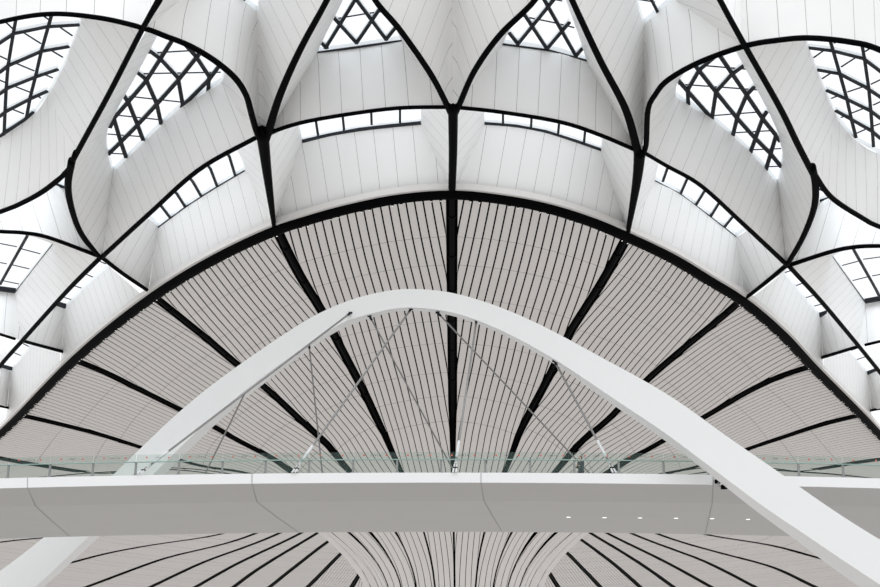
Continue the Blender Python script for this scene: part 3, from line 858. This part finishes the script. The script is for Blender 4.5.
def crp(P, u):                            # Catmull-Rom at station parameter
    P = np.array(P, float)
    i = int(min(max(math.floor(u), 0), len(P) - 2)); t = u - i
    a = P[i - 1] if i > 0 else 2 * P[0] - P[1]
    d = P[i + 2] if i + 2 < len(P) else 2 * P[-1] - P[-2]
    b, c = P[i], P[i + 1]
    return 0.5 * (2 * b + (c - a) * t + (2 * a - 5 * b + 4 * c - d) * t * t + (3 * b - a - 3 * c + d) * t ** 3)
FO, FI, BI, BO = [], [], [], []
for u in par:
    o_, i_, s_ = (crp([s[k] for s in ST], u) for k in range(3))
    fo, fi = onplane(*o_), onplane(*i_)
    bi = atY(s_[0], s_[1], fi[1] + 1.7)
    FO.append(fo); FI.append(fi); BI.append(bi); BO.append(fo + (bi - fi))
for _ in range(12):                       # fair the traced edges
    for L_ in (FO, FI, BI, BO):
        Q = [L_[0]] + [(L_[i - 1] + 2 * L_[i] + L_[i + 1]) / 4 for i in range(1, NS - 1)] + [L_[-1]]
        L_[:] = Q
arch = empty('leaning_arch', (float(FO[0][0]), float(FO[0][1]), 0))
tag(arch, 'big white steel arch spanning diagonally over the footbridge and carrying its hangers', 'arch')
m = MB(); m.grid([FO, FI, BI, BO, FO])
ab = m.build('arch_rib', ARCHM, arch)
bm = bmesh.new(); bm.from_mesh(ab.data); bmesh.ops.remove_doubles(bm, verts=bm.verts, dist=1e-4); bmesh.ops.recalc_face_normals(bm, faces=bm.faces); bm.to_mesh(ab.data); bm.free()
# ================================================================== hangers
def near_plane(px, py, off=0.0):
    return onplane(px, py) + np.array([0, off, 0])
HG = [ # top px, bottom px, near?, label, turnbuckle span
 ((350.5,313),(139,473.5),True,'long shallow steel hanger from the arch crown down to the deck edge at the left'),
 ((411,309),(293.5,472.5),True,'steel hanger with white turnbuckle landing left of centre on the deck edge'),
 ((476.5,320),(454.5,472.5),True,'nearly upright steel hanger landing beside the black centre rib'),
 ((554.5,361),(614.5,472.5),True,'steel hanger with white turnbuckle landing right of the person'),
 ((309,344),(322.5,475),False,'thin nearly upright rear hanger crossing the turnbuckled one left of centre'),
 ((247.5,388),(203,478),False,'thin rear hanger, leftmost of those reaching the arch'),
 ((369.5,316),(457,477),False,'thin rear hanger slanting down to the foot of the black centre rib'),
 ((437.5,312.5),(590,474),False,'long thin rear hanger slanting right down to the person on the bridge'),
]
for tp, bt, near, lab in HG:
    A3 = onplane(*tp) + (np.array([0, -0.03, 0]) if tp[0] < 360 and near else np.array([0, 0.6, 0]))
    if not (tp[0] < 360 and near):
        A3 = atY(tp[0], tp[1], A3[1])
    if near: B3 = atY(bt[0], bt[1], 59.93 if bt[0] < 460 else 60.05)
    else: B3 = atY(bt[0], bt[1], 74.6 if bt[0] < 330 else 74.4)
    if not near:                          # run on to the far deck edge, which the near edge hides
        dirn = (B3 - A3)
        zt = z0 + camber(B3[0])
        if B3[2] > zt: B3 = A3 + dirn * ((zt - A3[2]) / dirn[2])
    root = empty('hanger', B3)
    tag(root, lab, 'hanger', 'steel hangers between arch and footbridge')
    V = lambda t: B3 + (A3 - B3) * t
    L = float(np.linalg.norm(A3 - B3))
    m = MB(); m.tube([V(0.3 / L), V(1)], 0.062 if near else 0.05, 8); m.build('rod', ROD, root)
    m = MB(); m.tube([V(1 - 0.3 / L), V(1)], 0.075, 10); m.tube([V(1) + np.array([-0.12, 0, 0]), V(1) + np.array([0.12, 0, 0])], 0.07, 10)
    m.build('upper_socket', MULL, root)
    if near:
        m = MB(); m.tube([V(0.95 / L), V(1.05 / L), V(1.95 / L), V(2.05 / L)], [0.055, 0.08, 0.08, 0.055], 12); m.build('turnbuckle', RODW, root)
        m = MB()
        for sx in (-0.08, 0.08):
            m.tube([V(0.0) + np.array([sx, 0, 0]), V(0.6 / L) + np.array([sx * 0.6, 0, 0])], [0.055, 0.04], 8)
        m.tube([V(0.55 / L), V(0.8 / L)], [0.09, 0.06], 10)
        m.build('fork_end', RODW, root)
        m = MB(); m.tube([V(0.3 / L) + np.array([-0.12, -0.02, 0]), V(0.3 / L) + np.array([0.12, -0.02, 0])], 0.045, 10); m.build('pin', BLACK, root)
# bracket where the right leg passes the deck edge
b0 = atY(717.5, 481.5, 59.9); b1 = atY(724, 487, 59.2)
root = empty('hanger_bracket', b0)
tag(root, 'small black pinned bracket joining the arch leg to the deck edge at the right', 'bracket')
m = MB(); m.box(b0, (0.13, 0.10, 0.10)); m.build('fixing_plate', BLACK, root)
m = MB(); m.box(b1, (0.14, 0.12, 0.11)); m.build('clamp', BLACK, root)
m = MB(); m.tube([b0, (b0 + b1) / 2 + np.array([-0.05, 0, -0.12]), b1], 0.035, 8); m.build('pin_rod', STEEL, root)
# ================================================================== person on the bridge
def skin(name, verts, edges, radii, m, parent, lvl=2):
    me = bpy.data.meshes.new(name); me.from_pydata([tuple(v) for v in verts], edges, [])
    o = bpy.data.objects.new(name, me); COL.objects.link(o); o.parent = parent
    md = o.modifiers.new('skin', 'SKIN')
    for i, r in enumerate(radii):
        me.skin_vertices[0].data[i].radius = r if hasattr(r, '__len__') else (r, r)
    me.skin_vertices[0].data[0].use_root = True
    sb = o.modifiers.new('sub', 'SUBSURF'); sb.levels = lvl; sb.render_levels = lvl
    me.materials.append(m)
    return o
SKINM = mat('skin', (0.55, 0.36, 0.27), 0.6, noise=0.04)
JACK = mat('dark_jacket', (0.035, 0.04, 0.05), 0.8, noise=0.2, nscale=8)
TROU = mat('black_trousers', (0.02, 0.022, 0.03), 0.8, noise=0.2, nscale=8)
HAIR = mat('black_hair', (0.012, 0.010, 0.010), 0.7, noise=0.3, nscale=20)
TOP_ = atY(580.5, 456.2, 66.0)
deckz = z0 - 0.06 + camber(TOP_[0])
hgt = TOP_[2] - deckz
k = hgt / 1.72
per = empty('person', (TOP_[0], 66.0, deckz))
per.rotation_euler = (0, 0, R(-62))
tag(per, 'person in a dark jacket with black hair standing behind the bridge glass', 'person')
def S(*v): return (v[0] * k, v[1] * k, v[2] * k)
bv = [S(0,0,0.93), S(0.09,0,0.88), S(0.11,-0.01,0.48), S(0.12,0.02,0.07), S(0.12,-0.10,0.035), S(-0.09,0,0.88), S(-0.10,-0.03,0.48), S(-0.11,0.0,0.07), S(-0.11,-0.12,0.035),
      S(0,0.0,1.15), S(0,0.0,1.36), S(0.17,0.0,1.38), S(0.21,-0.06,1.13), S(0.12,-0.24,1.20), S(-0.17,0.0,1.38), S(-0.21,-0.06,1.13), S(-0.10,-0.24,1.20), S(0,-0.01,1.45), S(0,-0.02,1.53)]
be = [(0,1),(1,2),(2,3),(3,4),(0,5),(5,6),(6,7),(7,8),(0,9),(9,10),(10,11),(11,12),(12,13),(10,14),(14,15),(15,16),(10,17),(17,18)]
br = [(0.13,0.10),0.085,0.06,0.045,0.04,0.085,0.06,0.045,0.04,(0.135,0.10),(0.15,0.11),0.065,0.05,0.04,0.065,0.05,0.04,0.05,0.05]
body = skin('body', bv, be, br, SKINM, per)
jv = [S(0,0,0.86), S(0,0,1.15), S(0,0,1.37), S(0.17,0.0,1.385), S(0.215,-0.06,1.13), S(0.14,-0.20,1.185), S(-0.17,0.0,1.385), S(-0.215,-0.06,1.13), S(-0.12,-0.20,1.185), S(0,0,1.43)]
skin('jacket', jv, [(0,1),(1,2),(2,3),(3,4),(4,5),(2,6),(6,7),(7,8),(2,9)], [(0.20,0.17),(0.20,0.165),(0.20,0.16),0.095,0.08,0.065,0.095,0.08,0.065,0.075], JACK, per)
tv = [S(0,0,0.95), S(0.09,0,0.88), S(0.11,-0.01,0.48), S(0.12,0.02,0.09), S(-0.09,0,0.88), S(-0.10,-0.03,0.48), S(-0.11,0.0,0.09)]
skin('trousers', tv, [(0,1),(1,2),(2,3),(0,4),(4,5),(5,6)], [(0.145,0.115),0.10,0.075,0.06,0.10,0.075,0.06], TROU, per)
def blob(name, c, rad, m, parent, n=14, cut=None):
    b = bmesh.new(); bmesh.ops.create_uvsphere(b, u_segments=n, v_segments=n, radius=1)
    if cut: bmesh.ops.delete(b, geom=[v for v in b.verts if cut(v.co)], context='VERTS')
    for v in b.verts: v.co = Vector((v.co.x * rad[0] + c[0], v.co.y * rad[1] + c[1], v.co.z * rad[2] + c[2]))
    me = bpy.data.meshes.new(name); b.to_mesh(me); b.free(); me.materials.append(m)
    for p in me.polygons: p.use_smooth = True
    o = bpy.data.objects.new(name, me); COL.objects.link(o); o.parent = parent
    return o
hd = blob('head', S(0, -0.02, 1.61), S(0.075, 0.095, 0.115), SKINM, per)
blob('hair', S(0, 0.005, 1.64), S(0.095, 0.11, 0.115), HAIR, per, cut=lambda v: v.y < -0.35 and v.z < 0.45)
blob('nose', S(0, -0.115, 1.60), S(0.014, 0.02, 0.022), SKINM, hd, 8)
for sx in (-1, 1):
    blob('ear', S(sx * 0.078, 0.0, 1.61), S(0.012, 0.02, 0.03), SKINM, hd, 8)
    blob('eye', S(sx * 0.03, -0.108, 1.625), S(0.011, 0.008, 0.008), HAIR, hd, 8)
    hx = 0.12 if sx > 0 else -0.10
    base = (hx, -0.25, 1.205)
    vs, es, rr = [S(*base)], [], [0.03]
    for f_ in range(5):
        ang = (f_ - 2) * 0.012
        ln = (0.06, 0.085, 0.095, 0.088, 0.07)[f_]
        if f_ == 0:
            ps = [(base[0] - sx * 0.03, base[1] - 0.02, base[2] + 0.01), (base[0] - sx * 0.045, base[1] - 0.05, base[2] + 0.02)]
        else:
            ps = [(base[0] + ang, base[1] - 0.045, base[2]), (base[0] + ang * 1.3, base[1] - ln * 0.8, base[2] + 0.02), (base[0] + ang * 1.3, base[1] - ln, base[2] + 0.045)]
        pi = 0
        for p in ps:
            vs.append(S(*p)); rr.append(0.009); es.append((pi, len(vs) - 1)); pi = len(vs) - 1
    skin('hand', vs, es, rr, SKINM, body, 1)
